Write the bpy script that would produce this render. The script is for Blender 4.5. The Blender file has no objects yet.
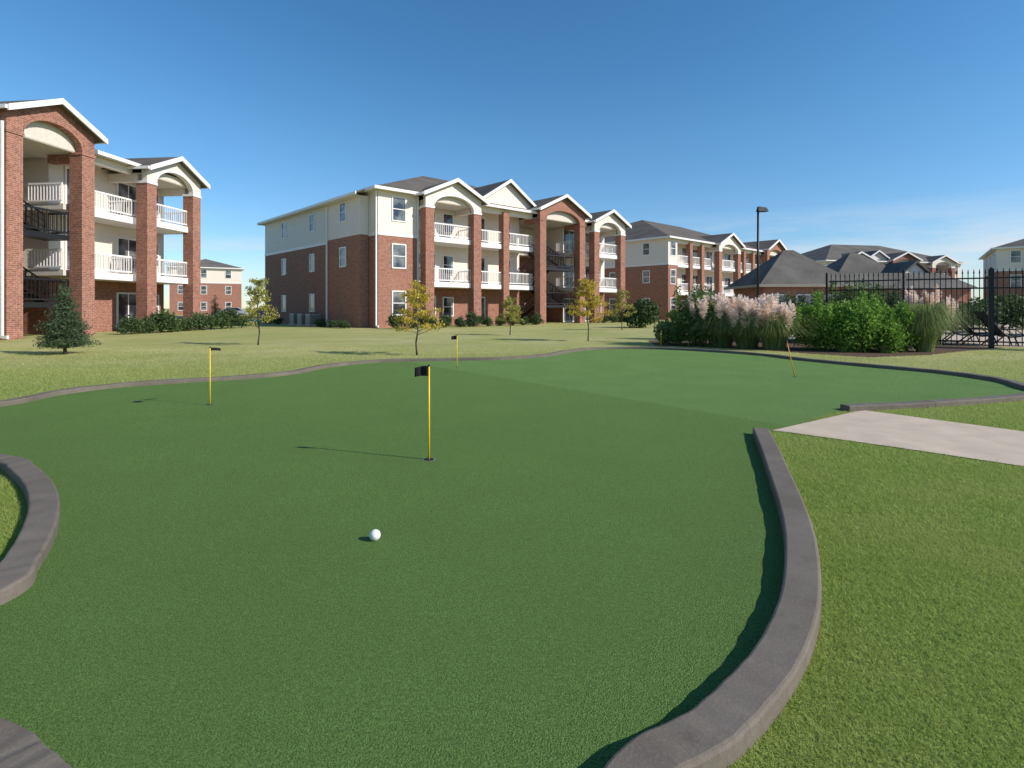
import bpy, bmesh, math, random
import numpy as np
from mathutils import Vector
random.seed(7); rng=np.random.default_rng(7)
sc=bpy.context.scene; col=sc.collection
R=math.radians
CAMH=1.4; F=560.0; HZ=308.0
def G(px,py,z=0.0):
    D=(CAMH-z)*F/(py-HZ); return ((px-512)/F*D, D)

# ------------------------------------------------------------------ materials
class NT:
    def __init__(s,mat): s.t=mat.node_tree; s.n=s.t.nodes; s.l=s.t.links
    def add(s,ty,**kw):
        n=s.n.new(ty)
        for k,v in kw.items(): setattr(n,k,v)
        return n
def newmat(name,rough=.7,color=(.5,.5,.5),metal=0,spec=.5):
    m=bpy.data.materials.new(name); m.use_nodes=True
    t=NT(m); b=t.n['Principled BSDF']
    b.inputs['Roughness'].default_value=rough; b.inputs['Metallic'].default_value=metal
    b.inputs['Base Color'].default_value=(*color,1); b.inputs['Specular IOR Level'].default_value=spec
    return m,t,b
def mixc(t,fac,a,b,blend='MIX'):
    n=t.n.new('ShaderNodeMix'); n.data_type='RGBA'; n.blend_type=blend
    for i,v in ((0,fac),(6,a),(7,b)):
        if isinstance(v,bpy.types.NodeSocket): t.l.new(v,n.inputs[i])
        elif i==0: n.inputs[0].default_value=v
        else: n.inputs[i].default_value=(*v,1)
    return n.outputs[2]
def noise(t,scale,detail=3,vec=None,rough=.55):
    n=t.add('ShaderNodeTexNoise'); n.inputs['Scale'].default_value=scale; n.inputs['Detail'].default_value=detail; n.inputs['Roughness'].default_value=rough
    if vec is not None: t.l.new(vec,n.inputs['Vector'])
    return n.outputs['Fac']
def ramp(t,fac,a,b,lo=0,hi=1):
    n=t.add('ShaderNodeMapRange'); t.l.new(fac,n.inputs[0]); n.inputs[1].default_value=lo; n.inputs[2].default_value=hi
    n.inputs[3].default_value=a; n.inputs[4].default_value=b; return n.outputs[0]
def bump(t,b,h,strength=.3,dist=.01):
    n=t.add('ShaderNodeBump'); n.inputs['Strength'].default_value=strength; n.inputs['Distance'].default_value=dist
    t.l.new(h,n.inputs['Height']); t.l.new(n.outputs[0],b.inputs['Normal'])
def objco(t): return t.add('ShaderNodeTexCoord').outputs['Object']
def math_(t,op,a,b=0.0):
    n=t.add('ShaderNodeMath',operation=op)
    for i,v in ((0,a),(1,b)):
        if isinstance(v,bpy.types.NodeSocket): t.l.new(v,n.inputs[i])
        else: n.inputs[i].default_value=v
    return n.outputs[0]

def brick_mat(name,c1,c2,mort):
    m,t,b=newmat(name,.88,spec=.15); co=objco(t)
    s=t.add('ShaderNodeSeparateXYZ'); t.l.new(co,s.inputs[0])
    c=t.add('ShaderNodeCombineXYZ'); t.l.new(math_(t,'ADD',s.outputs[0],s.outputs[1]),c.inputs[0]); t.l.new(s.outputs[2],c.inputs[1])
    br=t.add('ShaderNodeTexBrick'); t.l.new(c.outputs[0],br.inputs['Vector'])
    br.inputs['Color1'].default_value=(*c1,1); br.inputs['Color2'].default_value=(*c2,1); br.inputs['Mortar'].default_value=(*mort,1)
    br.inputs['Scale'].default_value=1; br.inputs['Brick Width'].default_value=.26; br.inputs['Row Height'].default_value=.09
    br.inputs['Mortar Size'].default_value=.009; br.inputs['Bias'].default_value=-.1
    n=noise(t,.8,4,co); col_=mixc(t,ramp(t,n,0,.35,.35,.7),br.outputs['Color'],(c1[0]*1.15,c1[1]*1.35,c1[2]*1.35),'MIX')
    n2=noise(t,7,3,co,.7); col2=mixc(t,ramp(t,n2,0,.6,.42,.72),col_,(c2[0]*.5,c2[1]*.5,c2[2]*.5))
    t.l.new(col2,b.inputs['Base Color']); bump(t,b,br.outputs['Fac'],.4,-.01); return m
BRICK=brick_mat('red_brick',(.39,.155,.10),(.24,.092,.063),(.42,.35,.30))
def siding_mat(name,c):
    m,t,b=newmat(name,.6,c,spec=.3); co=objco(t)
    s=t.add('ShaderNodeSeparateXYZ'); t.l.new(co,s.inputs[0])
    fr=math_(t,'FRACT',math_(t,'MULTIPLY',s.outputs[2],5.0))
    bump(t,b,fr,.8,-.03)
    n=noise(t,1.3,4,co); t.l.new(mixc(t,ramp(t,n,0,.25,.3,.8),c,(c[0]*.85,c[1]*.83,c[2]*.80)),b.inputs['Base Color']); return m
SIDING=siding_mat('cream_siding',(.78,.69,.60))
def plain(name,c,rough=.6,metal=0,var=.15,scale=6,spec=.4):
    m,t,b=newmat(name,rough,c,metal,spec); co=objco(t); n=noise(t,scale,4,co)
    t.l.new(mixc(t,ramp(t,n,0,1,.35,.7),c,tuple(x*(1-var) for x in c)),b.inputs['Base Color']); return m
WHITE=plain('white_trim',(.82,.79,.77),.5,var=.08)
def roof_mat(name,c):
    m,t,b=newmat(name,1,c,spec=.04); co=objco(t)
    n=noise(t,14,3,co); n2=noise(t,.5,3,co)
    s=t.add('ShaderNodeSeparateXYZ'); t.l.new(co,s.inputs[0])
    fr=math_(t,'FRACT',math_(t,'MULTIPLY',s.outputs[2],9.0))
    k=mixc(t,ramp(t,n,0,1,.3,.7),c,tuple(x*.55 for x in c)); k=mixc(t,ramp(t,n2,0,.5,.35,.65),k,tuple(x*1.35 for x in c))
    t.l.new(k,b.inputs['Base Color']); bump(t,b,fr,.5,.02); return m
ROOF=roof_mat('brown_shingle',(.15,.134,.118)); ROOFG=roof_mat('grey_shingle',(.165,.152,.135))
mg,tg,bg=newmat('dark_glass',.08,(.03,.035,.04),spec=.8); GLASS=mg
tg.l.new(mixc(tg,ramp(tg,noise(tg,1.1,2,objco(tg)),0,1,.4,.6),(.025,.03,.04),(.18,.19,.19)),bg.inputs['Base Color'])
BLACK=plain('black_iron',(.015,.015,.017),.45,.0,.3)
DOORM=plain('painted_door',(.30,.27,.22),.5)
CEIL=plain('porch_ceiling',(.68,.61,.53),.7)
YEL=plain('yellow_pole',(.85,.58,.03),.4,var=.1); ORG=plain('orange_pole',(.80,.38,.03),.4)
CLOTH=plain('black_flag_cloth',(.012,.012,.014),.9)
ACM=plain('ac_metal',(.42,.42,.40),.5,.3)
BARK=plain('bark',(.12,.085,.06),.9,var=.5,scale=30)
def curb_mat():
    m,t,b=newmat('curb_concrete',.8,spec=.2); co=objco(t)
    n=noise(t,2.2,5,co,.6); n2=noise(t,90,4,co,.6); n3=noise(t,9,5,co,.65)
    k=mixc(t,ramp(t,n,0,1,.35,.68),(.135,.112,.088),(.185,.158,.128)); k=mixc(t,ramp(t,n2,0,.35,.5,.75),k,(.27,.24,.205))
    k=mixc(t,ramp(t,n3,0,.4,.56,.75),k,(.08,.064,.05))
    t.l.new(k,b.inputs['Base Color']); bump(t,b,n2,.4,.004); return m
CURB=curb_mat()
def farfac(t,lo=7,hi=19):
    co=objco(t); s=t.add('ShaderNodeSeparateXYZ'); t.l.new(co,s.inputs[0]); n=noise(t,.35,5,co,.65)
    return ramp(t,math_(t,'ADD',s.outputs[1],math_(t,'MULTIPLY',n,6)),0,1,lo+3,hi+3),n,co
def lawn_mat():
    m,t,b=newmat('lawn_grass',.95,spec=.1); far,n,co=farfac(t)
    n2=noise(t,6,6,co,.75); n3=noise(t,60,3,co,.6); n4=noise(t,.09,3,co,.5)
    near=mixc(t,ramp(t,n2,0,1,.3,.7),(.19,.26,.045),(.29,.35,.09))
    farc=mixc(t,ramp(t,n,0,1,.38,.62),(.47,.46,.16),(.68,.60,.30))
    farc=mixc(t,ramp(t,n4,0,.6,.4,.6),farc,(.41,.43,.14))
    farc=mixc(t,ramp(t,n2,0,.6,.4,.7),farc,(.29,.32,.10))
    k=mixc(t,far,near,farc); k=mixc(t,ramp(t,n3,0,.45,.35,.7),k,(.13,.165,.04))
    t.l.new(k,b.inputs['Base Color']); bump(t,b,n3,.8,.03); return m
LAWN=lawn_mat()
def turf_mat():
    m,t,b=newmat('putting_turf',.9,spec=.12); co=objco(t)
    n=noise(t,170,2,co,.7); n2=noise(t,60,3,co,.7); n3=noise(t,1.1,4,co); n4=noise(t,400,2,co,.7)
    k=mixc(t,ramp(t,n,0,1,.36,.64),(.044,.092,.015),(.190,.340,.082))
    k=mixc(t,ramp(t,n4,0,.7,.45,.68),k,(.30,.44,.15))
    k=mixc(t,ramp(t,n2,0,.5,.4,.7),k,(.074,.150,.030))
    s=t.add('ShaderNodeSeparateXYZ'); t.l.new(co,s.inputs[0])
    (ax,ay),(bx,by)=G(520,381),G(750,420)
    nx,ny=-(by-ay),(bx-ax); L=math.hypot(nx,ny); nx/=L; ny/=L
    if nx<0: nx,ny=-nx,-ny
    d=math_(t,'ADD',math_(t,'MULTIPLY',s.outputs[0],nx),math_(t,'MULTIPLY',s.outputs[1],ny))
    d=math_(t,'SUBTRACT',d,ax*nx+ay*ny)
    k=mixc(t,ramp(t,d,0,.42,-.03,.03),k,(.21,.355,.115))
    k=mixc(t,ramp(t,n3,0,.3,.35,.7),k,(.118,.20,.052))
    t.l.new(k,b.inputs['Base Color']); bump(t,b,n,1.0,.02); return m
TURF=turf_mat()
def conc_mat(name,c):
    m,t,b=newmat(name,.9,spec=.2); co=objco(t); n=noise(t,2.5,5,co,.6); n2=noise(t,120,3,co)
    k=mixc(t,ramp(t,n,0,1,.3,.7),c,tuple(x*.78 for x in c)); k=mixc(t,ramp(t,n2,0,.4,.45,.75),k,tuple(x*.6 for x in c))
    t.l.new(k,b.inputs['Base Color']); bump(t,b,n2,.4,.004); return m
CONC=conc_mat('path_concrete',(.66,.53,.40)); ASPH=conc_mat('asphalt',(.06,.06,.06)); MULCH=conc_mat('mulch',(.13,.085,.055))
def leaf_mat(name,a,b_,trans=.35,fara=None):
    m=bpy.data.materials.new(name); m.use_nodes=True; t=NT(m); b=t.n['Principled BSDF']; b.inputs['Roughness'].default_value=.6
    b.inputs['Specular IOR Level'].default_value=.25
    g=t.add('ShaderNodeNewGeometry'); k=mixc(t,g.outputs['Random Per Island'],a,b_)
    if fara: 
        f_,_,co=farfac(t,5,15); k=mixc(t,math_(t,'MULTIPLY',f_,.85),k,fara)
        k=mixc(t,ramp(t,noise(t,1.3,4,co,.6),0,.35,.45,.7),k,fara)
    t.l.new(k,b.inputs['Base Color'])
    tr=t.add('ShaderNodeBsdfTranslucent'); t.l.new(k,tr.inputs[0])
    mx=t.add('ShaderNodeMixShader'); mx.inputs[0].default_value=trans
    t.l.new(b.outputs[0],mx.inputs[1]); t.l.new(tr.outputs[0],mx.inputs[2]); t.l.new(mx.outputs[0],t.n['Material Output'].inputs[0]); return m
LDARK=leaf_mat('leaf_dark',(.045,.08,.03),(.11,.17,.06)); LGREEN=leaf_mat('leaf_green',(.12,.25,.03),(.28,.45,.08))
LMID=leaf_mat('leaf_mid',(.07,.13,.03),(.17,.26,.07)); LYEL=leaf_mat('leaf_yellow',(.42,.33,.05),(.72,.55,.10)); LYG=leaf_mat('leaf_yellow_green',(.26,.27,.06),(.50,.45,.11))
LBLADE=leaf_mat('pampas_blade',(.13,.19,.05),(.32,.37,.14)); PLUME=leaf_mat('pampas_plume',(.92,.76,.66),(.97,.90,.82),.5)
LEVER=leaf_mat('leaf_evergreen',(.05,.085,.04),(.12,.17,.08))
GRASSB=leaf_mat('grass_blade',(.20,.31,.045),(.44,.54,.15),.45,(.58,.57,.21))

# ------------------------------------------------------------------ helpers
class MB:
    def __init__(s): s.v=[]; s.f=[]
    def box(s,x0,x1,y0,y1,z0,z1):
        n=len(s.v); s.v+=[(x,y,z) for z in (z0,z1) for y in (y0,y1) for x in (x0,x1)]
        s.f+=[tuple(n+i for i in q) for q in ((0,2,3,1),(4,5,7,6),(0,1,5,4),(2,6,7,3),(0,4,6,2),(1,3,7,5))]; return s
    def loft(s,A,B,caps=True):
        n=len(s.v); k=len(A); s.v+=list(A)+list(B)
        for i in range(k):
            j=(i+1)%k; s.f.append((n+i,n+j,n+k+j,n+k+i))
        if caps: s.f.append(tuple(n+i for i in range(k))[::-1]); s.f.append(tuple(n+k+i for i in range(k)))
        return s
    def tube(s,p,q,r0,r1=None,n=8):
        r1=r0 if r1 is None else r1; p=Vector(p); q=Vector(q); d=(q-p).normalized()
        a=d.orthogonal().normalized(); b=d.cross(a)
        c=[(math.cos(2*math.pi*i/n),math.sin(2*math.pi*i/n)) for i in range(n)]
        return s.loft([tuple(p+(a*x+b*y)*r0) for x,y in c],[tuple(q+(a*x+b*y)*r1) for x,y in c])
    def poly(s,pts): n=len(s.v); s.v+=list(pts); s.f.append(tuple(range(n,n+len(pts)))); return s
    def build(s,name,mat,parent=None,smooth=False,bevel=0):
        me=bpy.data.meshes.new(name); me.from_pydata(s.v,[],s.f)
        bm=bmesh.new(); bm.from_mesh(me); bmesh.ops.recalc_face_normals(bm,faces=bm.faces)
        bm.to_mesh(me); bm.free(); me.materials.append(mat)
        if smooth: me.polygons.foreach_set('use_smooth',[True]*len(me.polygons))
        o=bpy.data.objects.new(name,me); col.objects.link(o); o.parent=parent
        if bevel:
            b=o.modifiers.new('b','BEVEL'); b.width=bevel; b.segments=2
        return o
def npmesh(name,V,Fc,mat,parent=None):
    me=bpy.data.meshes.new(name); n,k=Fc.shape
    me.vertices.add(len(V)); me.vertices.foreach_set('co',V.astype(np.float32).ravel())
    me.loops.add(n*k); me.loops.foreach_set('vertex_index',Fc.astype(np.int32).ravel())
    me.polygons.add(n); me.polygons.foreach_set('loop_start',np.arange(0,n*k,k,dtype=np.int32))
    me.update(calc_edges=True); me.materials.append(mat)
    o=bpy.data.objects.new(name,me); col.objects.link(o); o.parent=parent; return o
def tag(o,label,cat,group=None,kind=None):
    if label: o['label']=label
    if cat: o['category']=cat
    if group: o['group']=group
    if kind: o['kind']=kind
    return o
def empty(name,loc,rotz,label,cat,group=None):
    o=bpy.data.objects.new(name,None); col.objects.link(o); o.location=loc; o.rotation_euler=(0,0,rotz); o.empty_display_size=.2
    return tag(o,label,cat,group)
def dup(root,loc,rotz,label,group=None,scale=1):
    r=root.copy(); col.objects.link(r); r.location=loc; r.rotation_euler=(0,0,rotz); r.scale=(scale,)*3 if not isinstance(scale,tuple) else scale
    r['label']=label
    if group: r['group']=group
    for ch in list(root.children):
        c=ch.copy(); col.objects.link(c); c.parent=r
        for g in ch.children:
            d=g.copy(); col.objects.link(d); d.parent=c
    return r
def leaves(name,blobs,n,size,mat,parent=None,shell=.55,aspect=.55,loose=.12):
    B=np.array(blobs,float); w=B[:,3]*B[:,4]*B[:,5]; w=w**.7; idx=rng.choice(len(B),n,p=w/w.sum())
    d=rng.normal(size=(n,3)); d/=np.linalg.norm(d,axis=1)[:,None]
    r=(shell+(1-shell)*rng.random(n))[:,None]*(1+loose*rng.normal(size=(n,1)))
    c=B[idx,:3]+d*r*B[idx,3:6]; c[:,2]=np.maximum(c[:,2],.03)
    a=rng.normal(size=(n,3))+d*.4; a/=np.linalg.norm(a,axis=1)[:,None]
    b=np.cross(a,rng.normal(size=(n,3))); b/=np.linalg.norm(b,axis=1)[:,None]
    s=(size*(.6+.8*rng.random(n)))[:,None]
    V=np.stack([c-a*s,c+b*s*aspect,c+a*s,c-b*s*aspect],1).reshape(-1,3)
    return npmesh(name,V,np.arange(4*n).reshape(n,4),mat,parent)

# ------------------------------------------------------------------ curb curve
CH=.075
cp=[G(845,405,CH),G(880,403.5,CH),G(940,400.5,CH),G(1024,394,CH),(8.6,9.1)]
cp+=[G(x,y,CH) for x,y in ((1024,384.5),(1000,378),(940,370),(870,364),(800,357.5),(760,353),(700,349),(650,347),(600,347.2),(568,350),(545,354),(500,357),(440,358),(380,359.5),(330,364),(290,371),(240,375.5),(180,379),(120,383),(60,390),(0,401))]
cp+=[(-7.95,7.3),(-7.5,6.3),(-6.2,5.6)]
cp+=[G(x,y,CH) for x,y in ((0,457),(22,466),(38,482),(44,502),(37,530),(18,560),(-2,583))]
cp+=[(-2.6,2.25),(-2.3,1.9)]+[G(-20,738,CH),G(12,762,CH),G(45,792,CH)]+[(-.9,1.32),(-.35,1.15),(.12,1.26)]
cp+=[G(x,y,CH) for x,y in ((638,768),(711,722),(754,682),(784,640),(799,600),(802,560),(797,520),(783,480),(770,448),(761,428))]
def catmull(P,k=10):
    P=[np.array(p) for p in P]; P=[2*P[0]-P[1]]+P+[2*P[-1]-P[-2]]; out=[]
    for i in range(1,len(P)-2):
        p0,p1,p2,p3=P[i-1:i+3]
        for j in range(k):
            t=j/k; out.append(.5*((2*p1)+(-p0+p2)*t+(2*p0-5*p1+4*p2-p3)*t*t+(-p0+3*p1-3*p2+p3)*t**3))
    out.append(P[-2]); return np.array(out)
C=catmull(cp)
def sweep(C,prof,name,mat,gap=3.4):
    pts=[];acc=0;nxt=gap*.4
    for i in range(len(C)-1):
        pts.append((C[i],0)); seg=np.linalg.norm(C[i+1]-C[i]); d=(C[i+1]-C[i])/seg
        if acc+seg>nxt and seg>.03:
            p=C[i]+d*seg*.5
            for o_,q in ((-.005,0),(-.0025,1),(.0025,1),(.005,0)): pts.append((p+d*o_,q))
            nxt=acc+seg+gap
        acc+=seg
    pts.append((C[-1],0)); X=np.array([p for p,_ in pts]); J=[q for _,q in pts]
    T=np.gradient(X,axis=0); T/=np.linalg.norm(T,axis=1)[:,None]; N=np.stack([-T[:,1],T[:,0]],1)
    m=len(prof); V=[]
    for i in range(len(X)):
        dz=.003*math.sin(i*.37)+.002*math.sin(i*1.3)
        for a,z in prof:
            if J[i]: a*=.97; z=z-.005 if z>0 else z
            V.append((X[i,0]+N[i,0]*a,X[i,1]+N[i,1]*a,z+(dz if z>0 else 0)))
    F_=[]
    for i in range(len(X)-1):
        for j in range(m-1): F_.append((i*m+j,i*m+j+1,(i+1)*m+j+1,(i+1)*m+j))
    F_.append(tuple(range(m))); F_.append(tuple((len(X)-1)*m+j for j in range(m))[::-1])
    b=MB(); b.v=V; b.f=F_; return b.build(name,mat)
w=.082
prof=[(-w-.004,-.05),(-w-.002,CH-.014),(-w+.004,CH-.004),(-w+.013,CH),(w-.013,CH),(w-.004,CH-.004),(w+.002,CH-.014),(w+.004,-.05)]
o=sweep(C,prof,'edging_curb',CURB)
tag(o,'long winding dark grey concrete curb edging the putting green','curb')

# ------------------------------------------------------------------ ground
def sheet(name,pts,z,mat,kind='structure'):
    b=MB(); b.poly([(x,y,z) for x,y in pts]); o=b.build(name,mat); o['kind']=kind; return o
lawn=MB()
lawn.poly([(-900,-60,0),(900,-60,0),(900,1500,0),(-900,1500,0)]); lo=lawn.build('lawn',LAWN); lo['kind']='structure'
me=bpy.data.meshes.new('putting_green'); bm=bmesh.new()
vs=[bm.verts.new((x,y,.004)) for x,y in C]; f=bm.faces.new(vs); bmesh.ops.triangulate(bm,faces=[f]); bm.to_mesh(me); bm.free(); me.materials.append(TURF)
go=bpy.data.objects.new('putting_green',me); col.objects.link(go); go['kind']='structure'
pathpts=[G(772,431),G(858,411.5),G(866,411),G(1024,432),(6.9,4.9),(7.6,3.6),(5.9,3.4),G(1024,467),G(900,448.5),G(790,433)]
sheet('concrete_path',pathpts,.008,CONC)
bed=[G(655,345.5),(5.8,24),(9,26),(17,22),(17.2,19.5)]+[G(965,351),G(930,355),G(870,357.5),G(810,353.8),G(760,350.0),G(700,347.2)]
sheet('mulch_bed',bed,.006,MULCH)
sheet('pool_deck',[(12,24.4),(18.5,19.4),(60,22),(60,60),(22,60)],.005,CONC)
sheet('parking_lot',[(-80,72),(-20,72),(-24,98),(-100,98)],.005,ASPH)

def inpoly(P,poly):
    x,y=P[:,0],P[:,1]; ins=np.zeros(len(P),bool); n=len(poly)
    for i in range(n):
        x1,y1=poly[i]; x2,y2=poly[(i+1)%n]
        if y1==y2: continue
        c=((y1>y)!=(y2>y))&(x<(x2-x1)*(y-y1)/(y2-y1)+x1); ins^=c
    return ins
def distok(P,dmin):
    ok=np.ones(len(P),bool)
    for i in range(0,len(C),1):
        ok&=((P[:,0]-C[i,0])**2+(P[:,1]-C[i,1])**2)>dmin*dmin
    return ok
Ps=[];Ss=[]
for D0,D1,rho,s in ((.9,2.2,30000,.55),(2.2,3.5,22000,.65),(3.5,5,12000,.85),(5,8,4000,1.3),(8,13,900,2.0),(13,20,200,3.0)):
    n=int((D1-D0)*(2.6*D1+1)*rho); P=np.stack([(rng.random(n)*2-1)*(1.3*D1+.5),D0+rng.random(n)*(D1-D0)],1)
    P=P[np.abs(P[:,0])<1.15*P[:,1]+.6]; P=P[~inpoly(P,C)]; P=P[distok(P,.086)]; P=P[~inpoly(P,pathpts)]; P=P[~inpoly(P,bed)]
    Ps.append(P); Ss.append(np.full(len(P),s))
P=np.concatenate(Ps); S=np.concatenate(Ss); n=len(P); print('blades',n)
h=(.010+.020*rng.random(n))*S**.3; an=rng.random(n)*2*math.pi; wd=.0021*S*(.7+.6*rng.random(n))
ln=rng.normal(size=(n,2))*h[:,None]*.7
ca,sa=np.cos(an)*wd,np.sin(an)*wd; z0=np.zeros(n)
V=np.stack([np.stack([P[:,0]-ca,P[:,1]-sa,z0],1),np.stack([P[:,0]+ca,P[:,1]+sa,z0],1),np.stack([P[:,0]+ln[:,0],P[:,1]+ln[:,1],h],1)],1).reshape(-1,3)
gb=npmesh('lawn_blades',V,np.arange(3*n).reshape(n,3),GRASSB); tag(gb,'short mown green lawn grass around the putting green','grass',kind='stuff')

# ------------------------------------------------------------------ flags, ball, cups
DISC=[(math.cos(i*math.pi/12),math.sin(i*math.pi/12)) for i in range(24)]
def flag(px,py,H,lean,label,mat=YEL,fang=math.pi,fw=.13,fh=.1,group='golf hole flags on the putting green'):
    x,y=G(px,py); r=empty('putting_flag',(x,y,.004),0,label,'golf flag',group)
    b=MB(); b.tube((0,0,-.02),(lean,0,H),.0095,.008,10); b.build('pole',mat,r,True)
    b=MB(); b.tube((lean*.97,0,H-.012),(lean*1.0,0,H+.006),.011,.009,10); b.build('pole_cap',BLACK,r)
    c=MB(); c.poly([(.05*a,.05*q,.004) for a,q in DISC]); 
    c.build('cup',CLOTH,r)
    ring=MB(); A=[(.057*a,.057*q,.0022) for a,q in DISC]; ring.poly(A); ring.build('cup_rim',ACM,r)
    N=8; fb=MB(); ca,sa=math.cos(fang),math.sin(fang)
    top=[];bot=[]
    for i in range(N+1):
        s=i/N*fw; wv=.012*math.sin(i*1.2); dz=-.02*(i/N)**2
        top.append((lean+ca*s-sa*wv,sa*s+ca*wv,H-.005+dz)); bot.append((lean*.88+ca*s-sa*wv*.6,sa*s+ca*wv*.6,H-fh*(1-.12*i/N)+dz))
    for i in range(N):
        n0=len(fb.v); fb.v+=[top[i],top[i+1],bot[i+1],bot[i]]; fb.f.append((n0,n0+1,n0+2,n0+3))
    ob=fb.build('flag',CLOTH,r); so=ob.modifiers.new('s','SOLIDIFY'); so.thickness=.004
    return r
flag(429,460,.87,0,'yellow pole with black flag nearest the golf ball')
flag(210,405,.83,0,'yellow flag pole at the left of the green, flag edge on',fang=R(60),fh=.05,fw=.16)
flag(457,368,.76,0,'yellow flag pole by the far curb in line with the middle trees')
flag(661,346.8,.62,0,'farthest tiny flag pole at the back of the green before the shrubs')
flag(795,377,.74,-.17,'leaning orange flag pole at the right end of the green',mat=ORG,fw=.07,fh=.06)
x,y=G(138,402); cup=empty('hole_cup',(x,y,.006),0,'dark empty hole cup in the turf at the far left','hole cup')
b=MB(); b.poly([(.06*a,.06*q,.004) for a,q in DISC]); b.build('cup',CLOTH,cup); b=MB(); b.poly([(.072*a,.072*q,.001) for a,q in DISC]); b.build('cup_rim',BLACK,cup)
bm=bmesh.new(); bmesh.ops.create_icosphere(bm,subdivisions=4,radius=.033); me=bpy.data.meshes.new('golf_ball'); bm.to_mesh(me); bm.free()
me.polygons.foreach_set('use_smooth',[True]*len(me.polygons))
m,t,bb=newmat('golf_ball_white',.35,(.80,.80,.78)); vo=t.add('ShaderNodeTexVoronoi'); vo.inputs['Scale'].default_value=120; t.l.new(objco(t),vo.inputs['Vector']); bump(t,bb,vo.outputs['Distance'],.6,.003); me.materials.append(m)
ball=bpy.data.objects.new('golf_ball',me); col.objects.link(ball); x,y=G(375,541); ball.location=(x,y,.036); tag(ball,'white dimpled golf ball resting on the green turf','golf ball')

# ------------------------------------------------------------------ buildings
E=9.7; F1,F2=3.35,6.7
def window(root,u,v,z,w_,h_,side='front'):
    b=MB(); p=MB(); t=.09
    def bx(B,a0,a1,d0,d1,z0,z1):
        if side=='front': B.box(a0,a1,v+d0,v+d1,z0,z1)
        elif side=='left': B.box(u+d0,u+d1,a0,a1,z0,z1)
        else: B.box(u-d1,u-d0,a0,a1,z0,z1)
    a0=(u if side=='front' else v)-w_/2; a1=a0+w_
    bx(b,a0-t,a1+t,-.06,.02,z-t,z); bx(b,a0-t,a1+t,-.06,.02,z+h_,z+h_+t)
    bx(b,a0-t,a0,-.06,.02,z,z+h_); bx(b,a1,a1+t,-.06,.02,z,z+h_); bx(b,a0,a1,-.05,.02,z+h_/2-.03,z+h_/2+.03)
    bx(p,a0,a1,-.02,.015,z,z+h_)
    f_=b.build('window',WHITE,root); p.build('pane',GLASS,f_)
def railing(root,segs,z,mat=WHITE,h_=1.05,sp=.17,name='railing',bal=.035):
    for (x0,y0,x1,y1) in segs:
        b=MB(); L=math.hypot(x1-x0,y1-y0); ax=abs(x1-x0)>abs(y1-y0)
        for zz,tk in ((z+h_-.09,.09),(z+.1,.08)):
            if ax: b.box(min(x0,x1),max(x0,x1),y0-.035,y0+.035,zz,zz+tk)
            else: b.box(x0-.035,x0+.035,min(y0,y1),max(y0,y1),zz,zz+tk)
        k=max(2,int(L/sp))
        for i in range(k+1):
            x=x0+(x1-x0)*i/k; y=y0+(y1-y0)*i/k; b.box(x-bal/2,x+bal/2,y-bal/2,y+bal/2,z+.18,z+h_-.09)
        b.build(name,mat,root)
def gable_roof(root,u0,u1,vf,vb,base,slope,ov,name='gable_roof'):
    m_=(u0+u1)/2; hw=(u1-u0)/2+ov; pk=base+(u1-u0)/2*slope; lo=pk-hw*slope; t=.16
    A=[(m_-hw,lo),(m_,pk),(m_+hw,lo),(m_+hw,lo+t),(m_,pk+t),(m_-hw,lo+t)]
    b=MB(); b.loft([(x,vf,z) for x,z in A],[(x,vb,z) for x,z in A]); b.build(name,ROOF,root)
    t0=-.10; t1=t+.02; hw2=hw+.03; lo2=pk-hw2*slope
    A=[(m_-hw2,lo2+t0),(m_,pk+t0),(m_+hw2,lo2+t0),(m_+hw2,lo2+t1),(m_,pk+t1),(m_-hw2,lo2+t1)]
    b=MB(); b.loft([(x,vf-.08,z) for x,z in A],[(x,vf-.005,z) for x,z in A]); b.build('rake_board',WHITE,root)
    b=MB(); b.box(m_-hw2-.1,m_-hw2,vf,min(vb,.2),lo2-.02,lo2+.14); b.build('gutter',WHITE,root)
    b=MB(); b.box(m_+hw2,m_+hw2+.1,vf,min(vb,.2),lo2-.02,lo2+.14); b.build('gutter',WHITE,root)
    return pk
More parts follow.
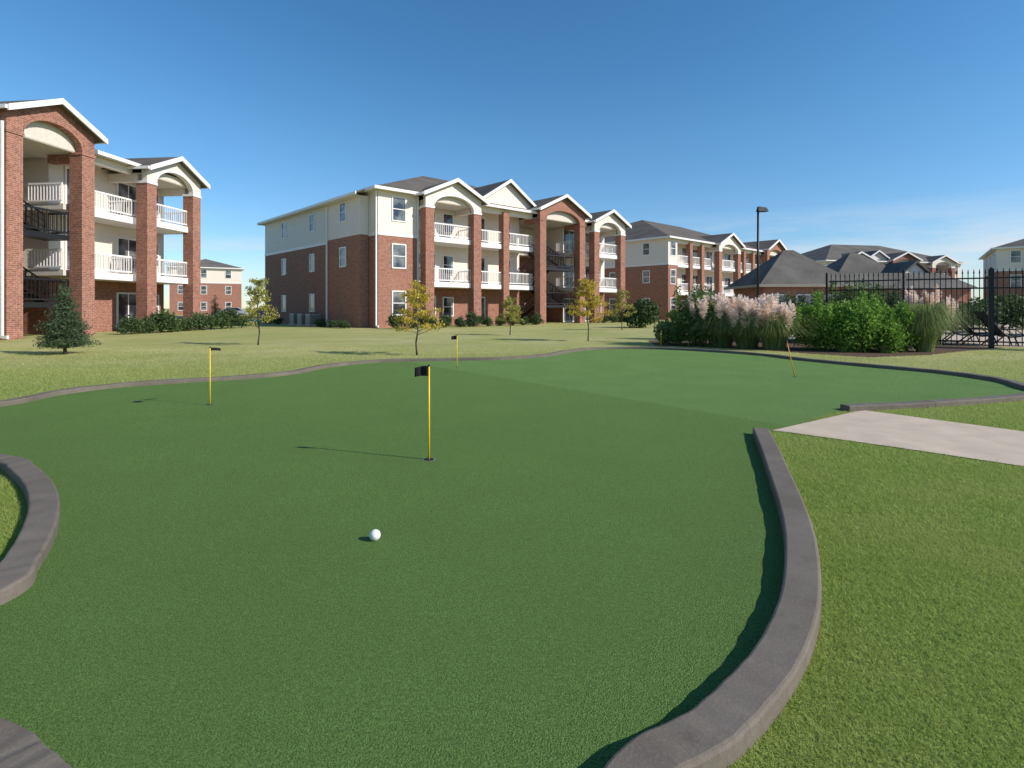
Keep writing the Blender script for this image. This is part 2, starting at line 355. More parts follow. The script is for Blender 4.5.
def building(name,label,P0,ang,u_start,L,depth,bays,side_v=(),right_v=(),group=None,slope=.32,roofm=None,cb=9.75,gov=.4,sbase=10.05):
    r=empty(name,(P0[0],P0[1],0),ang,label,'apartment building',group); roofm=roofm or ROOF
    br=MB(); sd=MB()
    for k,u0,u1 in bays:
        v0={'wall':0,'balcony':1.7,'cream':1.7,'stair':5.0}[k]
        if k in('balcony','cream'):
            br.box(u0,u1,v0,depth,-.1,3.0); sd.box(u0,u1,v0,depth,3.0,E)
        else:
            br.box(u0,u1,v0,depth,-.1,6.6); sd.box(u0,u1,v0,depth,6.6,E)
    br.build('brick_wall',BRICK,r); sd.build('siding_wall',SIDING,r)
    b=MB(); b.box(u_start-.03,u_start,0,depth,6.5,6.72); b.build('belt_board',WHITE,r)
    b=MB(); b.box(L,L+.03,1.8,depth,6.5,6.72); b.build('belt_board',WHITE,r)
    for k,u0,u1 in bays:
        if k=='wall': b=MB(); b.box(u0+.001,u1-.001,-.03,-.001,6.5,6.72); b.build('belt_board',WHITE,r)
    for k,u0,u1 in bays:
        w_=u1-u0; m_=(u0+u1)/2
        if k=='wall':
            if w_>1.6:
                for z in (.95,.95+F1,.95+F2):
                    window(r,m_,0,z,1.0,1.6)
        elif k=='balcony':
            for z in (F1,F2):
                b=MB(); b.box(u0+.002,u1-.002,-.05,1.69,z-.38,z); b.build('balcony_slab',WHITE,r)
                railing(r,[(u0+.05,.02,u1-.05,.02)],z)
            if w_>4.5:
                nc=1 if w_<8 else 2
                for i in range(nc):
                    c=u0+w_*(i+1)/(nc+1); b=MB(); b.box(c-.32,c+.32,-.25,.38,0,E-.3); b.build('column',BRICK,r)
            nn=max(1,int(w_/2.8))
            for i in range(nn):
                c=u0+w_*(i+.5)/nn
                for z in (0,F1,F2):
                    if i%2==0:
                        b=MB(); b.box(c-.9,c+.9,1.62,1.69,z+.05,z+2.35); d=b.build('door',WHITE,r)
                        b=MB(); b.box(c-.8,c-.04,1.60,1.63,z+.15,z+2.25); b.box(c+.04,c+.8,1.60,1.63,z+.15,z+2.25); b.build('pane',GLASS,d)
                    else: window(r,c,1.69,z+.8,1.0,1.5)
        else:
            vf=-.95; cw=.75; cb_=-.25; sp_=sbase-.91 if k=='stair' else 8.84
            for c in (u0,u1-cw):
                b=MB(); b.box(c,c+cw,vf,cb_,0,sp_-.14); b.build('column',BRICK,r)
                b=MB(); b.box(c-.04,c+cw+.04,vf-.04,cb_+.04,sp_-.14,sp_); b.build('column_cap',WHITE if k=='cream' else BRICK,r)
            base=sbase if k=='stair' else cb; sl=.46
            us=[u0,u0+cw]; a=(w_-2*cw)/2
            zs=[sp_,sp_]; n=14
            for i in range(n+1):
                th=math.pi*(1-i/n); us.append(m_+a*math.cos(th)); zs.append(sp_+.95*math.sin(th))
            us+=[u1-cw,u1]; zs+=[sp_,sp_]
            g=MB()
            for i in range(len(us)-1):
                if us[i+1]-us[i]<1e-6: continue
                t0=base+(w_/2-abs(us[i]-m_))*sl; t1=base+(w_/2-abs(us[i+1]-m_))*sl
                A=[(us[i],vf,zs[i]),(us[i+1],vf,zs[i+1]),(us[i+1],vf,t1),(us[i],vf,t0)]
                g.loft(A,[(x,vf+.3,z) for x,y,z in A])
            g.build('gable_front',SIDING if k=='cream' else BRICK,r)
            g=MB()
            for i in range(2,len(us)-3):
                A=[(us[i],vf-.03,zs[i]+.01),(us[i+1],vf-.03,zs[i+1]+.01),(us[i+1],vf-.03,zs[i+1]+.16),(us[i],vf-.03,zs[i]+.16)]
                if abs(us[i+1]-us[i])>1e-6: g.loft(A,[(x,vf-.001,z) for x,y,z in A])
            g.build('arch_trim',WHITE if k=='cream' else BRICK,r)
            gable_roof(r,u0,u1,vf-.4,min(5.2,depth/2),base,sl,gov)
            b=MB(); b.box(u0+.1,u1-.1,-.55,-.52,9.3,base+.1); b.box(u0+.1,u1-.1,-.52,1.69 if k=='cream' else 5,9.26,9.32)
            b.box(u0+.1,u0+.16,-.9,-.5,sp_,base-.05); b.box(u1-.16,u1-.1,-.9,-.5,sp_,base-.05); b.build('porch_ceiling',CEIL,r)
            for c in (u0+.17,u1-.55):
                b=MB(); b.box(c,c+.38,cb_+.045,1.69 if k=='cream' else 1.2,8.85,9.25); b.build('header_beam',SIDING if k=='cream' else BRICK,r)
            if k=='cream':
                for z in (F1,F2):
                    b=MB(); b.box(u0+.05,u1-.05,-.6,1.69,z-.38,z); b.build('balcony_slab',WHITE,r)
                    railing(r,[(u0+cw,-.5,u1-cw,-.5),(u0+.2,-.2,u0+.2,1.65),(u1-.2,-.2,u1-.2,1.65)],z)
                for z in (0,F1,F2):
                    b=MB(); b.box(m_-1.6,m_+.1,1.62,1.69,z+.05,z+2.35); d=b.build('door',WHITE,r)
                    b=MB(); b.box(m_-1.5,m_-.8,1.60,1.63,z+.15,z+2.25); b.box(m_-.7,m_,1.60,1.63,z+.15,z+2.25); b.build('pane',GLASS,d)
                    window(r,m_+1.3,1.69,z+.8,.9,1.4)
            else:
                for z in (F1,F2):
                    b=MB(); b.box(u0+.02,u1-.02,3.4,4.99,z-.3,z); b.build('landing_slab',CEIL,r)
                    b=MB(); b.box(u1-.86,u1-.01,0,3.39,z-.3,z); b.build('landing_slab',CEIL,r)
                    railing(r,[(m_+.1,3.45,u1-.9,3.45),(u1-.9,.0,u1-.9,1.9)],z)
                for z in (0,F1,F2):
                    b=MB(); b.box(m_-1.5,m_-.5,4.9,4.99,z,z+2.1); b.build('door',DOORM,r)
                for q,z in enumerate((F1/2,F1*1.5)):
                    b=MB(); b.box(u0+.8,u1-1.0,-.5,.6,z-.25,z); b.build('stair_landing',BLACK,r)
                    railing(r,[(u0+.8,-.45,u1-1.0,-.45),(u0+.85,-.45,u0+.85,.6),(u1-1.05,-.45,u1-1.05,.6)],z,BLACK,1.15,.19,'stair_railing',.026)
                    fw_=(w_-2.1)/2-.1
                    for (ua,za,zb) in ((u0+.95,z-F1/2,z),(u0+1.05+fw_,z,z+F1/2)):
                        s_=MB(); ns=10; up=za<z; L_=2.8
                        for i in range(ns):
                            f0=i/ns; y_=(3.4-L_*f0) if up else (.6+L_*f0); zz=za+(zb-za)*(i+1)/ns
                            s_.box(ua,ua+fw_-.05,min(y_,y_+(-.3 if up else .3)),max(y_,y_+(-.3 if up else .3)),zz-.05,zz)
                        ya,yb=(3.4,.6) if up else (.6,3.4)
                        for xx in (ua-.06,ua+fw_-.05):
                            for dz0,dz1 in ((-.28,0.06),(1.0,1.08),(.7,.73),(.4,.43)):
                                A=[(xx,ya,za+dz0),(xx,yb,zb+dz0),(xx,yb,zb+dz1),(xx,ya,za+dz1)]; s_.loft(A,[(x+.05,y,zq) for x,y,zq in A])
                            for i in range(9):
                                y_=ya+(yb-ya)*i/8; zz=za+(zb-za)*i/8; s_.box(xx,xx+.04,y_-.02,y_+.02,zz,zz+1.02)
                        s_.build('stair_flight',BLACK,r)
    for v in side_v:
        for z in (.95,.95+F1,.95+F2): window(r,u_start,v,z+.2,.85,1.35,'left')
    for v in right_v:
        for z in (.95,.95+F1,.95+F2): window(r,L,v,z+.2,.85,1.35,'right')
    o_=.5; a0,a1,b0,b1=u_start-o_,L+o_,-o_,depth+o_; half=min(a1-a0,b1-b0)/2; zr=E+.05+half*slope
    b=MB()
    c4=[(a0,b0,E+.05),(a1,b0,E+.05),(a1,b1,E+.05),(a0,b1,E+.05)]
    if a1-a0>b1-b0: r0=(a0+half,(b0+b1)/2,zr); r1=(a1-half,(b0+b1)/2,zr); b.v=c4+[r0,r1]; b.f=[(0,1,5,4),(1,2,5),(2,3,4,5),(3,0,4),(3,2,1,0)]
    else: r0=((a0+a1)/2,b0+half,zr); r1=((a0+a1)/2,b1-half,zr); b.v=c4+[r0,r1]; b.f=[(0,1,4),(1,2,5,4),(2,3,5),(3,0,4,5),(3,2,1,0)]
    b.build('roof',roofm,r)
    b=MB(); b.box(a0-.1,a0,b0,b1,E-.12,E+.08); b.box(a1,a1+.1,b0,b1,E-.12,E+.08); b.box(a0,a1,b1,b1+.1,E-.12,E+.08)
    cur=a0-.1; gb_=[(u0,u1) for k,u0,u1 in bays if k in('cream','stair')]
    for u0,u1 in gb_+[(a1+.1,None)]:
        if u0>cur+.01: b.box(cur,u0,b0-.1,b0,E-.12,E+.08); b.box(max(cur,a0),min(u0,a1),b0,0,E-.06,E-.01)
        cur=u1
    b.box(a0,u_start,0,b1,E-.06,E-.01); b.box(L,a1,0,b1,E-.06,E-.01)
    b.build('gutter_fascia',WHITE,r)
    for k,u0,u1 in bays:
        if k=='balcony':
            b=MB(); b.box(u0+.01,u1-.01,-.02,.3,E-.5,E-.07); b.box(u0+.01,u1-.01,.3,1.69,E-.13,E-.07); b.build('porch_beam',SIDING,r)
    return r
def downspout(r,u,v,top=E-.15):
    b=MB(); b.box(u-.05,u+.05,v-.05,v+.05,.1,top); b.box(u-.05,u+.05,v-.3,v-.05,.06,.2); b.build('downspout',WHITE,r)
def pediment(r,u0,u1,v,base,slope):
    m_=(u0+u1)/2; pk=base+(u1-u0)/2*slope
    b=MB(); A=[(u0,v,base-.3),(u1,v,base-.3),(u1,v,base),(m_,v,pk),(u0,v,base)]; b.loft(A,[(x,v+.3,z) for x,y,z in A]); b.build('pediment_wall',SIDING,r)
    gable_roof(r,u0,u1,v-.4,v+8,base,slope,.35,'pediment_roof')

A1=math.atan2(.994,.11); O1=(-23.05,25.2)
B1=building('apartment_building','near brick apartment building at far left with black iron stairs under arched gable',O1,A1,-13,12.3,20,
  [('wall',-13,-6),('balcony',-6,-.55),('stair',-.55,4.0),('balcony',4.0,7.6),('cream',7.6,12.3)],group=None,cb=9.6,gov=.28,sbase=10.2)
downspout(B1,-.75,-.95); downspout(B1,12.4,-.1); downspout(B1,4.2,-.12)
A2=math.atan2(.678,.735)
B2=building('apartment_building','long three storey brick and cream apartment block in the middle of the row',(-9.3,38.9),A2,0,27.4,22.2,
  [('wall',0,3.3),('cream',3.3,8.5),('balcony',8.5,15.1),('stair',15.1,21.1),('balcony',21.1,22.5),('cream',22.5,27.4)],side_v=(11.0,17.2),slope=.39)
downspout(B2,-.1,.1); downspout(B2,-.1,7.0); downspout(B2,3.2,-.08)
pediment(B2,9.3,15.7,.4,10.15,.62)
# shallow projecting bay on the shaded end wall, with its own lower roof
b=MB(); b.box(-.7,-.031,1.3,6.6,-.1,6.6); b.build('bay_brick_wall',BRICK,B2)
b=MB(); b.box(-.7,-.031,1.3,6.6,6.6,9.3); b.build('bay_siding_wall',SIDING,B2)
b=MB(); b.loft([(-1.25,.8,9.36),(-.61,.8,9.60),(-.61,.8,9.68),(-1.25,.8,9.44)],[(-1.25,7.1,9.36),(-.61,7.1,9.60),(-.61,7.1,9.68),(-1.25,7.1,9.44)]); b.build('bay_roof',ROOF,B2)
b=MB(); b.box(-1.35,-1.26,.75,7.15,9.28,9.46); b.box(-1.26,-.03,1.31,6.59,9.301,9.35); b.build('bay_fascia',WHITE,B2)
downspout(B2,-.78,6.5,9.2)
for z in (4.5,7.8): window(B2,-.7,3.9,z,.85,1.3,'left')
B3=building('apartment_building','brick and cream apartment block behind the tall lamp post',(18.3,65.6),A2,0,33,22.5,
  [('wall',0,2),('balcony',2,10.5),('cream',10.5,16.5),('balcony',16.5,25),('stair',25,31.3),('wall',31.3,33)],side_v=(3,8,14),slope=.38)
B4=building('apartment_building','distant grey roofed apartment block beyond the clubhouse roofs',(55,98),R(12),0,29,18,
  [('wall',0,3),('cream',3,9),('balcony',9,13),('stair',13,18.5),('balcony',18.5,21.5),('cream',21.5,26.5),('wall',26.5,29)],side_v=(3,8),roofm=ROOFG,slope=.42)
pediment(B4,8.5,13.5,.4,10.1,.6)
B5=building('apartment_building','distant apartment block behind the iron fence at far right edge',(67.5,78),R(-36),0,26,20,
  [('wall',0,4),('cream',4,10),('balcony',10,18),('wall',18,26)],side_v=(3,8,14),roofm=ROOFG,slope=.38)
B6=building('apartment_building','small distant apartment block glimpsed past the left building',(-68.5,112),R(30),0,13,14,
  [('wall',0,4),('wall',4,8),('wall',8,13)],roofm=ROOFG)

def poolhouse():
    r=empty('pool_house',(0,0,0),0,'low clubhouse with dark grey hip roofs behind the pampas grass','clubhouse')
    def hip(x0,x1,y0,y1,ez,sl,ov=.6):
        a0,a1,b0,b1=x0-ov,x1+ov,y0-ov,y1+ov; half=min(a1-a0,b1-b0)/2; zr=ez+half*sl; b=MB()
        c4=[(a0,b0,ez),(a1,b0,ez),(a1,b1,ez),(a0,b1,ez)]
        if a1-a0>b1-b0: b.v=c4+[(a0+half,(b0+b1)/2,zr),(a1-half,(b0+b1)/2,zr)]; b.f=[(0,1,5,4),(1,2,5),(2,3,4,5),(3,0,4),(3,2,1,0)]
        else: b.v=c4+[((a0+a1)/2,b0+half,zr),((a0+a1)/2,b1-half-.01,zr)]; b.f=[(0,1,4),(1,2,5,4),(2,3,5),(3,0,4,5),(3,2,1,0)]
        b.build('roof',ROOFG,r)
        b=MB(); b.box(a0-.08,a1+.08,b0-.08,b0,ez-.16,ez+.04); b.box(a0-.08,a0,b0,b1,ez-.16,ez+.04); b.box(a1,a1+.08,b0,b1,ez-.16,ez+.04); b.build('fascia',DOORM,r)
        b=MB(); b.box(x0,x1,y0,y1,-.1,ez-.01); b.build('wall',BRICK,r)
    hip(19.8,26.6,44,50,3.2,.85)
    hip(29.6,36.2,51,57,3.9,.78)
    for x in (20.8,23.0,25.2): window(r,x,44,.9,1.2,1.5)
    for x in (31,33,35): window(r,x,51,.9,1.2,1.5)
    b=MB(); A=[(33.6,48.9,3.9),(36.8,48.9,3.9),(35.2,48.9,5.3)]; b.loft(A,[(x,49.2,z) for x,y,z in A]); b.build('gable_front',SIDING,r)
    b=MB(); A=[(33.2,3.85),(35.2,5.55),(37.2,3.85),(37.2,3.7),(35.2,5.35),(33.2,3.7)]; b.loft([(x,48.6,z) for x,z in A],[(x,52.8,z) for x,z in A]); b.build('gable_roof',ROOFG,r)
    b=MB(); b.box(26.61,37.29,45.5,49.9,-.1,3.0); b.build('wall',BRICK,r)
    b=MB(); b.v=[(27.3,45.0,3.0),(37.6,45.0,3.0),(37.6,50.35,3.0),(27.3,50.35,3.0),(28.1,48,4.4),(36.9,48,4.4)]; b.f=[(0,1,5,4),(1,2,5),(2,3,4,5),(3,0,4),(3,2,1,0)]; b.build('roof',ROOFG,r)
poolhouse()

def lamp(x,y,H,label):
    r=empty('lamp_post',(x,y,0),0,label,'lamp post')
    b=MB(); b.tube((0,0,0),(0,0,.7),.28,.28,14); b.build('base',CONC,r)
    b=MB(); b.tube((0,0,.7),(0,0,H),.11,.075,12); b.build('pole',BLACK,r,True)
    b=MB(); b.tube((0,0,H-.25),(.35,0,H-.1),.05,.05); b.build('arm',BLACK,r)
    b=MB(); b.loft([(-.05,-.25,H-.2),(.75,-.2,H-.2),(.75,.2,H-.2),(-.05,.25,H-.2)],[(0,-.18,H+.18),(.6,-.12,H+.1),(.6,.12,H+.1),(0,.18,H+.18)]); h_=b.build('lamp_head',BLACK,r)
    b=MB(); b.box(.1,.6,-.15,.15,H-.23,H-.205); b.build('lens',GLASS,h_)
D=43; lamp((758-512)/F*D,D,1.4+99/F*D,'tall black pole lamp behind the pampas grass, before the brick block')

def fence():
    P0=Vector((20.3,17.0,0)); P1=Vector((12.0,22.6,0)); d=(P1-P0); d.normalize()
    r=empty('iron_fence',P0,math.atan2(d.y,d.x),'tall black iron picket fence along the pool','fence')
    H=2.62; xs=[-1.4,1.5,4.4,6.9,9.4]
    for i,x in enumerate(xs):
        q=.075 if i==2 else .035
        b=MB(); b.box(x-q,x+q,-q,q,0,H+.1); b.loft([(x-q*1.2,-q*1.2,H+.1),(x+q*1.2,-q*1.2,H+.1),(x+q*1.2,q*1.2,H+.1),(x-q*1.2,q*1.2,H+.1)],[(x-.01,-.01,H+.2),(x+.01,-.01,H+.2),(x+.01,.01,H+.2),(x-.01,.01,H+.2)]); b.build('post',BLACK,r)
        if i==len(xs)-1: break
        s=xs[i+1]-x
        for z in (.2,H-.55,H-.2):
            b=MB(); b.box(x+.08,x+s-.08,-.022,.022,z,z+.05); b.build('rail',BLACK,r)
        b=MB(); k=int(s/.155)
        for j in range(1,k):
            xx=x+s*j/k; b.box(xx-.013,xx+.013,-.013,.013,.1,H)
            b.loft([(xx-.024,-.02,H),(xx+.024,-.02,H),(xx+.024,.02,H),(xx-.024,.02,H)],[(xx-.003,-.003,H+.16),(xx+.003,-.003,H+.16),(xx+.003,.003,H+.16),(xx-.003,.003,H+.16)])
        b.build('pickets',BLACK,r)
fence()

SLING=plain('dark_sling',(.05,.055,.06),.7)
def lounger(x,y,rz,label):
    r=empty('pool_lounger',(x,y,.005),rz,label,'lounge chair','dark curved loungers behind the iron fence')
    pts=[(-1.0,.36),(-.7,.42),(-.4,.42),(-.1,.36),(.15,.34),(.4,.5),(.7,.9),(.95,1.25)]
    b=MB()
    for i in range(len(pts)-1):
        (a,z),(c,q)=pts[i],pts[i+1]; b.loft([(a,-.3,z),(c,-.3,q),(c,-.3,q+.03),(a,-.3,z+.03)],[(a,.3,z),(c,.3,q),(c,.3,q+.03),(a,.3,z+.03)])
    b.build('sling',SLING,r)
    for s in (-.33,.33):
        b=MB()
        for i in range(len(pts)-1): b.tube((pts[i][0],s,pts[i][1]),(pts[i+1][0],s,pts[i+1][1]),.03)
        b.build('side_frame',BLACK,r)
        b=MB(); b.tube((-.8,s,.4),(-.95,s,.0),.025); b.build('leg',BLACK,r)
        b=MB(); b.tube((.3,s,.42),(.75,s,.0),.025); b.build('leg',BLACK,r)
        b=MB(); b.tube((-.3,s,.4),(0,s,.62),.022); b.tube((0,s,.62),(.45,s,.6),.022); b.build('armrest',BLACK,r)
for i,(px,D,a,lab) in enumerate(((948,23,160,'leftmost dark pool lounger seen through the fence'),(964,22,150,'second dark pool lounger from the left behind the fence'),(983,21.2,155,'dark pool lounger nearest the thick fence post'),(1010,20.6,165,'rightmost dark pool lounger at the picture edge'))):
    lounger((px-512)/F*D,D,R(a),lab)

def ac(x,y,label):
    r=empty('air_conditioner',(x,y,0),A2,label,'air conditioner','outdoor air conditioners by the side wall')
    b=MB(); b.box(-.45,.45,-.45,.45,.08,.95); b.build('cabinet',ACM,r,bevel=.04)
    b=MB(); b.box(-.5,.5,-.5,.5,0,.08); b.build('base_pad',CONC,r)
    b=MB(); b.tube((0,0,.95),(0,0,.99),.36,.34,16); b.build('fan_grille',BLACK,r)
    b=MB()
    for i in range(9):
        z=.18+i*.08; b.box(-.46,.46,-.465,-.452,z,z+.03); b.box(-.465,-.452,-.44,.44,z,z+.03)
    b.build('louvre',BLACK,r)
ux,uy=.735,.678; vx,vy=-.678,.735
for t_,lab in ((7.8,'grey air conditioner unit nearer the block corner'),(9.4,'grey air conditioner unit in the middle of three'),(11.0,'grey air conditioner unit farthest along the side wall')):
    ac(-9.3-1.3*ux+t_*vx,38.9-1.3*uy+t_*vy,lab)

def car(x,y,rz,colr,label):
    r=empty('parked_car',(x,y,.005),rz,label,'car')
    pm=plain('car_paint_'+label.split()[0],colr,.25,.3)
    prof_=[(-2.2,.3),(-2.25,.75),(-2.0,.92),(-1.0,1.0),(1.5,1.02),(2.1,.95),(2.2,.6),(2.15,.3)]
    b=MB(); b.loft([(a,-.88,z) for a,z in prof_],[(a,.88,z) for a,z in prof_]); b.build('body',pm,r,bevel=.08)
    cb=[(-1.1,1.0),(-.45,1.42),(.9,1.45),(1.6,1.02)]; b=MB(); b.loft([(a,-.76,z) for a,z in cb],[(a,.76,z) for a,z in cb]); b.build('cabin_glass',GLASS,r,bevel=.05)
    b=MB(); b.box(-.45,.9,-.7,.7,1.42,1.48); b.build('roof',pm,r,bevel=.02)
    for a in (-1.4,1.4):
        for s in (-.9,.9):
            b=MB(); b.tube((a,s-.1,.33),(a,s+.1,.33),.33,.33,18); wv=b.build('wheel',BLACK,r)
            b=MB(); b.tube((a,s-.11,.33),(a,s+.11,.33),.18,.18,12); b.build('rim',ACM,wv)
D=78
car((231-512)/F*D,D,R(20),(.5,.5,.5),'silver parked car in the lot beyond the left building')
car((247-512)/F*D,D+4,R(15),(.05,.06,.1),'dark parked car beside the small tree in the distance')

# ------------------------------------------------------------------ plants
def shrub_blobs(w_,h_,k=12,spiky=0):
    out=[]
    for i in range(k):
        a=random.random()*6.28; rr=random.random()**.5*w_*.36
        out.append((math.cos(a)*rr,math.sin(a)*rr,h_*(.22+.5*random.random()*(1-rr/w_)),w_*(.13+.12*random.random()),w_*(.13+.12*random.random()),h_*(.18+.15*random.random())))
    for i in range(spiky):
        a=random.random()*6.28; rr=random.random()**.5*w_*.40
        out.append((math.cos(a)*rr,math.sin(a)*rr,h_*(.55+.22*random.random()),w_*.07,w_*.07,h_*(.13+.08*random.random())))
    out.append((0,0,h_*.35,w_*.38,w_*.38,h_*.36))
    return out
def shrub(x,y,w_,h_,mat,label,n=3500,size=.045,name='shrub',group=None,cat='shrub',spiky=0):
    r=empty(name,(x,y,0),random.random()*6,label,cat,group)
    leaves('foliage',shrub_blobs(w_,h_,spiky=spiky),n,size,mat,r,shell=.35,loose=.13,aspect=.45 if spiky else .55)
    b=MB()
    for i in range(6):
        a=i*1.05; b.tube((0,0,0),(math.cos(a)*w_*.25,math.sin(a)*w_*.25,h_*.6),.02,.008,6)
    b.build('stems',BARK,r); return r
def put(px,py): return G(px,py)
def hedge(pts,grp,labs,mat,w_,h_,n=1500):
    base=None
    for i,(x,y,s) in enumerate(pts):
        if base is None or i%3==0 and i<7:
            base=shrub(x,y,w_,h_,mat,labs,n,.06,group=grp); base.scale=(s,s,s)
        else: dup(base,(x,y,0),random.random()*6,labs,grp,s)
c1,s1=math.cos(A1),math.sin(A1)
def b1(u,v): return (O1[0]+u*c1-v*s1,O1[1]+u*s1+v*c1)
def b2(u,v): return (-9.3+u*ux+v*vx,38.9+u*uy+v*vy)
hedge([(*b1(u,-2.3),1.15+.25*math.sin(u*2)) for u in (4.9,5.9,7,8.1,9.2,10.3,11.4,12.5,13.6,14.8)],'clipped shrubs along the near left building','dark green rounded shrub in the row along the left building',LDARK,1.35,1.15)
hedge([(*b2(u,-2.1),.95+.2*math.sin(u*3)) for u in (.3,1.5,2.8,4.2,5.5,6.8,8.2,9.5,10.8,12,13.4,22.5,23.8,25,26.4,27.6)],'clipped shrubs along the middle block','dark green rounded shrub in the row before the middle block',LDARK,1.3,1.15)
hedge([(*b2(-1.9,t_),.8) for t_ in (1.2,3.0,5.0,13.5,16)],'low shrubs by the side wall','low dark shrub at the foot of the shaded side wall',LDARK,1.2,1.0)
b3=lambda u,v:(18.3+u*ux+v*vx,65.6+u*uy+v*vy)
hedge([(*b3(u,-2.5),1.3) for u in (-3,0,3,6,9,12,15,18,21)],'shrubs along the far block','dark shrub before the far block beyond the green',LMID,1.6,1.4)

def evergreen(x,y,w_,h_,label,n=9000):
    r=empty('evergreen_tree',(x,y,0),0,label,'tree')
    bl=[]
    for i in range(20):
        f=i/19; z=h_*(.13+.83*f); rr=w_*.5*(1-f)**.85+.04
        for k in range(max(1,int(8*(1-f))+1)):
            a=random.random()*6.28; q=rr*.45*random.random(); bl.append((math.cos(a)*q,math.sin(a)*q,z,rr*.55,rr*.55,h_*.055))
    leaves('crown',bl,n,.04,LEVER,r,shell=.3,aspect=.3,loose=.08)
    b=MB(); b.tube((0,0,0),(0,0,h_*.85),.05,.015); b.build('trunk',BARK,r)
x,y=put(65,354); evergreen(x,y,2.0,2.35,'dark bushy evergreen tree on the lawn before the left building',18000)
D=47; evergreen((215-512)/F*D,D,2.0,2.9,'small dark evergreen just past the left building corner',5000)

def tree(px,py,h_,cw,mat,label,n=2600,size=.05,clear=.35):
    x,y=put(px,py); r=empty('young_tree',(x,y,0),random.random()*6,label,'tree')
    b=MB(); pts=[(0,0,0)]
    for i in range(1,6): pts.append((random.uniform(-.04,.04)*h_*.4,random.uniform(-.04,.04)*h_*.4,h_*.85*i/5))
    for i in range(5): b.tube(pts[i],pts[i+1],.032*(1-i*.17),.032*(1-(i+1)*.17),8)
    bl=[]
    for i in range(26):
        f=(i+random.random())/26; z0_=h_*(clear-.1+.6*f); a=i*2.4+random.random(); rr=cw*.5*(1.1-.75*f)*random.uniform(.5,1.1)
        e=(math.cos(a)*rr,math.sin(a)*rr,z0_+h_*random.uniform(.06,.14)); b.tube((0,0,z0_),e,.010,.003,5)
        bl.append((*e,cw*.14,cw*.14,h_*.055)); bl.append((e[0]*.55,e[1]*.55,e[2]-.03,cw*.13,cw*.13,h_*.055))
    bl.append((0,0,h_*.92,cw*.08,cw*.08,h_*.08))
    b.build('trunk',BARK,r,True); leaves('crown',bl,n,size,mat,r,shell=.1)
    return r
tree(417,355,2.2,1.55,LYEL,'young golden leaved tree on the lawn near the far curb',n=3400,size=.032)
tree(258,345,2.6,1.4,LYG,'slender yellow green young tree left of the middle block',n=2700,size=.038)
tree(588,341,2.7,1.65,LYEL,'young yellow tree before the right end of the middle block',n=4000,size=.04)
tree(510,335,2.0,1.5,LYG,'small olive green young tree before the middle block stairs',n=2000,size=.045)
tree(622,330,2.6,1.6,LYG,'thin distant young tree between the two brick blocks',n=1300,size=.05)

def pampas(x,y,h_,w_,nplume,label,plume_h=.6,nb=420,blade=.62):
    r=empty('pampas_grass',(x,y,0),0,label,'ornamental grass')
    V=[];Fq=[]
    for i in range(nb):
        a=random.random()*6.28; out=w_*.55*random.uniform(.3,1.2); H=h_*blade*random.uniform(.55,1.1); b0=random.random()*w_*.15
        px_,py_=-math.sin(a)*.013,math.cos(a)*.013; c0=len(V)
        for k in range(6):
            f=k/5; rr=b0+out*f**1.3; z=H*math.sin(f*2.45); ww=(1-f*.9)
            cx,cy=math.cos(a)*rr,math.sin(a)*rr; V.append((cx+px_*ww,cy+py_*ww,z)); V.append((cx-px_*ww,cy-py_*ww,z))
        for k in range(5): Fq.append((c0+2*k,c0+2*k+1,c0+2*k+3,c0+2*k+2))
    npmesh('blades',np.array(V),np.array(Fq),LBLADE,r)
    bs=MB(); pv=[]
    for i in range(nplume):
        a=random.random()*6.28; rr=w_*.52*random.random()**.5; H=h_*random.uniform(.70,1.0); lx,ly=math.cos(a)*rr,math.sin(a)*rr
        bs.tube((lx*.2,ly*.2,.1),(lx*.9,ly*.9,H-plume_h*.8),.007,.004,5)
        tx,ty=random.uniform(-.16,.16),random.uniform(-.16,.16)
        for k in range(130):
            f=random.random(); z=H-plume_h+plume_h*(f-.12*f*f); rad=.11*math.sin(math.pi*min(.97,f*.85+.12))
            g=random.random()*6.28; cx=lx*(.9+.1*f)+tx*f*f; cy=ly*(.9+.1*f)+ty*f*f
            s0=Vector((cx,cy,z)); s1_=Vector((cx+math.cos(g)*rad*1.4,cy+math.sin(g)*rad*1.4,z+random.uniform(-.04,.09)))
            t_=Vector((-math.sin(g),math.cos(g),.3))*.014
            pv+=[tuple(s0-t_),tuple(s0+t_),tuple(s1_+t_*1.2),tuple(s1_-t_*1.2)]
    if nplume:
        bs.build('stalks',LBLADE,r); npmesh('plumes',np.array(pv),np.arange(len(pv)).reshape(-1,4),PLUME,r)
    return r
def at(px,D): return ((px-512)/F*D,D)
shrub(*at(697,21.2),2.9,2.35,LMID,'large leafy green shrub at the left end of the planting bed',13000,.06,spiky=10)
shrub(*at(669,21.8),1.5,1.3,LBLADE,'low pale green shrub at the very end of the bed',4000,.06)
shrub(*at(706,24.5),1.8,2.9,LDARK,'tall dark shrub rising behind the left pampas grass',6000,.06,spiky=6)
pampas(*at(722,20.4),2.0,2.3,46,'leftmost pampas grass clump with pink plumes beside the leafy shrub',nb=900,blade=.6)
pampas(*at(747,19.8),1.95,2.4,52,'middle pampas grass clump in full pink plume',nb=900,blade=.58)
pampas(*at(774,19.0),1.78,2.3,40,'pampas grass clump just left of the big bright bush',nb=1000,blade=.66)
shrub(*at(815,18.9),2.2,1.8,LGREEN,'bright green bush right of the pampas grass',13000,.05,spiky=8)
shrub(*at(845,18.4),2.5,2.1,LGREEN,'broad bright green bush in the middle of the fence line',16000,.05,spiky=9)
shrub(*at(879,18.2),2.2,1.9,LGREEN,'bright green bush beside the fountain grass',13000,.05,spiky=8)
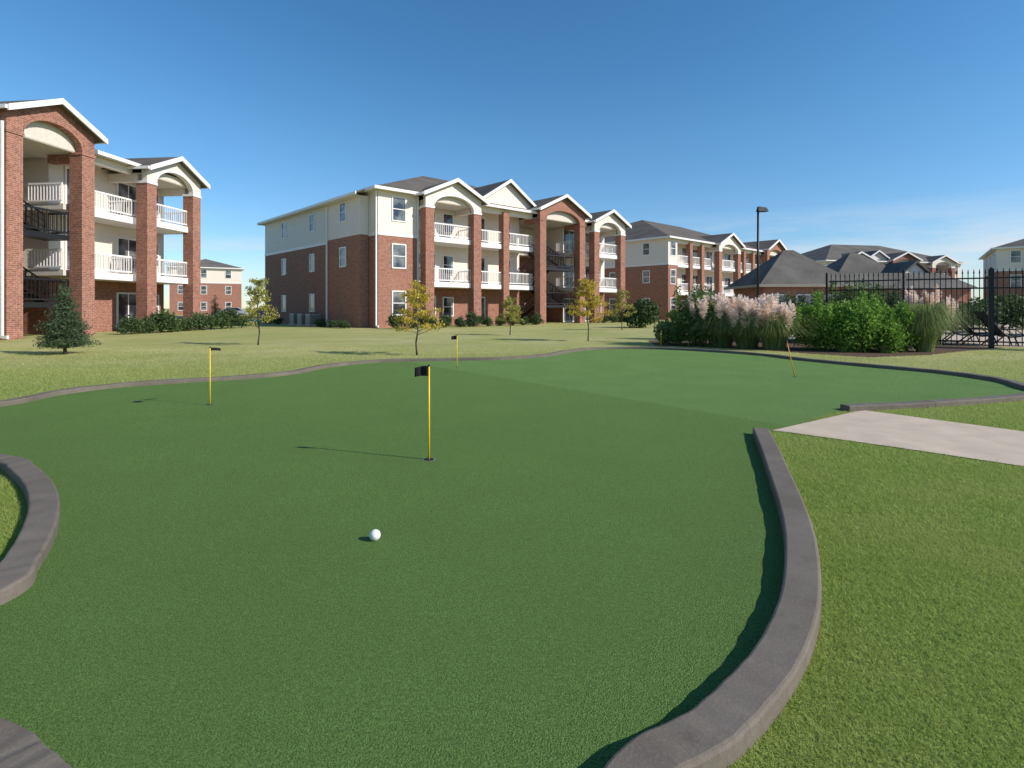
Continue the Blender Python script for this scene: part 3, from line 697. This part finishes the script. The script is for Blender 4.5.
shrub(*at(800,23),2.4,2.7,LDARK,'dark shrub behind the pampas and bright bush',6000,.06,spiky=6)
shrub(*at(846,23.5),3.0,3.0,LMID,'tall leafy shrub behind the broad bright bush at the fence',10000,.06,spiky=8)
shrub(*at(880,24.5),2.6,2.7,LDARK,'dark shrub behind the fence left of the pale plumes',7000,.06,spiky=6)
pampas(*at(924,17.9),1.6,1.7,0,'green fountain grass clump at the right of the bed',nb=1300,blade=.9)
pampas(*at(932,21.2),2.3,2.0,30,'pale plumed pampas grass behind the fence at right',blade=.7)
pampas(*at(900,18.4),1.3,1.5,0,'low grass tuft between the bright bush and fountain grass',nb=800,blade=.9)
for i,(px,D,w_,h_,lab) in enumerate(((960,36,5,2.4,'distant hedge shrub behind the pool loungers, left'),(1000,37,5.5,2.6,'distant hedge shrub behind the pool loungers, right'),(905,38,5,2.6,'distant dark shrub beside the clubhouse wing'),(640,40,3,2.4,'roundish shrub on the far lawn left of the bed'),(740,34,4,2.2,'dark shrub seen above the pampas plumes'))):
    shrub(*at(px,D),w_,h_,LDARK,lab,6000,.1)

# ------------------------------------------------------------------ light, world, camera
el=R(31.5); sv=Vector((.94*math.cos(el),-.335*math.cos(el),math.sin(el))).normalized()
ld=bpy.data.lights.new('sun','SUN'); ld.energy=5.0; ld.angle=R(.5); ld.color=(1,.93,.83)
lo_=bpy.data.objects.new('sun',ld); col.objects.link(lo_); lo_.rotation_euler=sv.to_track_quat('Z','Y').to_euler()
wd_=bpy.data.worlds.new('World'); sc.world=wd_; wd_.use_nodes=True; t=NT(wd_); bgd=t.n['Background']
sky=t.add('ShaderNodeTexSky',sky_type='NISHITA'); sky.sun_disc=False; sky.sun_elevation=el; sky.sun_rotation=math.atan2(.94,-.335)
sky.air_density=1.0; sky.dust_density=.1; sky.ozone_density=3.0
hs=t.add('ShaderNodeHueSaturation'); hs.inputs['Hue'].default_value=.497; hs.inputs['Saturation'].default_value=1.25; hs.inputs['Value'].default_value=1.0; t.l.new(sky.outputs[0],hs.inputs['Color'])
tc=t.add('ShaderNodeTexCoord').outputs['Generated']; mp=t.add('ShaderNodeMapping'); t.l.new(tc,mp.inputs[0]); mp.inputs['Scale'].default_value=(1.6,1.6,11)
cn=noise(t,2.0,7,mp.outputs[0],.6); s=t.add('ShaderNodeSeparateXYZ'); t.l.new(tc,s.inputs[0])
lowc=mixc(t,ramp(t,s.outputs[2],1,0,.0,.28),hs.outputs[0],mixc(t,1.0,hs.outputs[0],(.70,.80,.98),'MULTIPLY'))
band=math_(t,'MULTIPLY',ramp(t,s.outputs[2],0,1,.0,.04),ramp(t,s.outputs[2],1,0,.08,.16))
cf=math_(t,'MULTIPLY',math_(t,'MULTIPLY',ramp(t,cn,0,1,.44,.66),band),.8)
t.l.new(mixc(t,cf,lowc,(5.2,5.4,5.7)),bgd.inputs[0]); bgd.inputs[1].default_value=.15
cd=bpy.data.cameras.new('camera'); cam=bpy.data.objects.new('camera',cd); col.objects.link(cam); cam.location=(0,0,CAMH); cam.rotation_euler=(R(90),0,0)
cd.sensor_width=36; cd.lens=36*F/1024; cd.shift_y=-(384-HZ)/1024; cd.clip_end=3000; cd.clip_start=.05; sc.camera=cam
sc.view_settings.view_transform='Standard'; sc.view_settings.look='None'; sc.view_settings.exposure=0
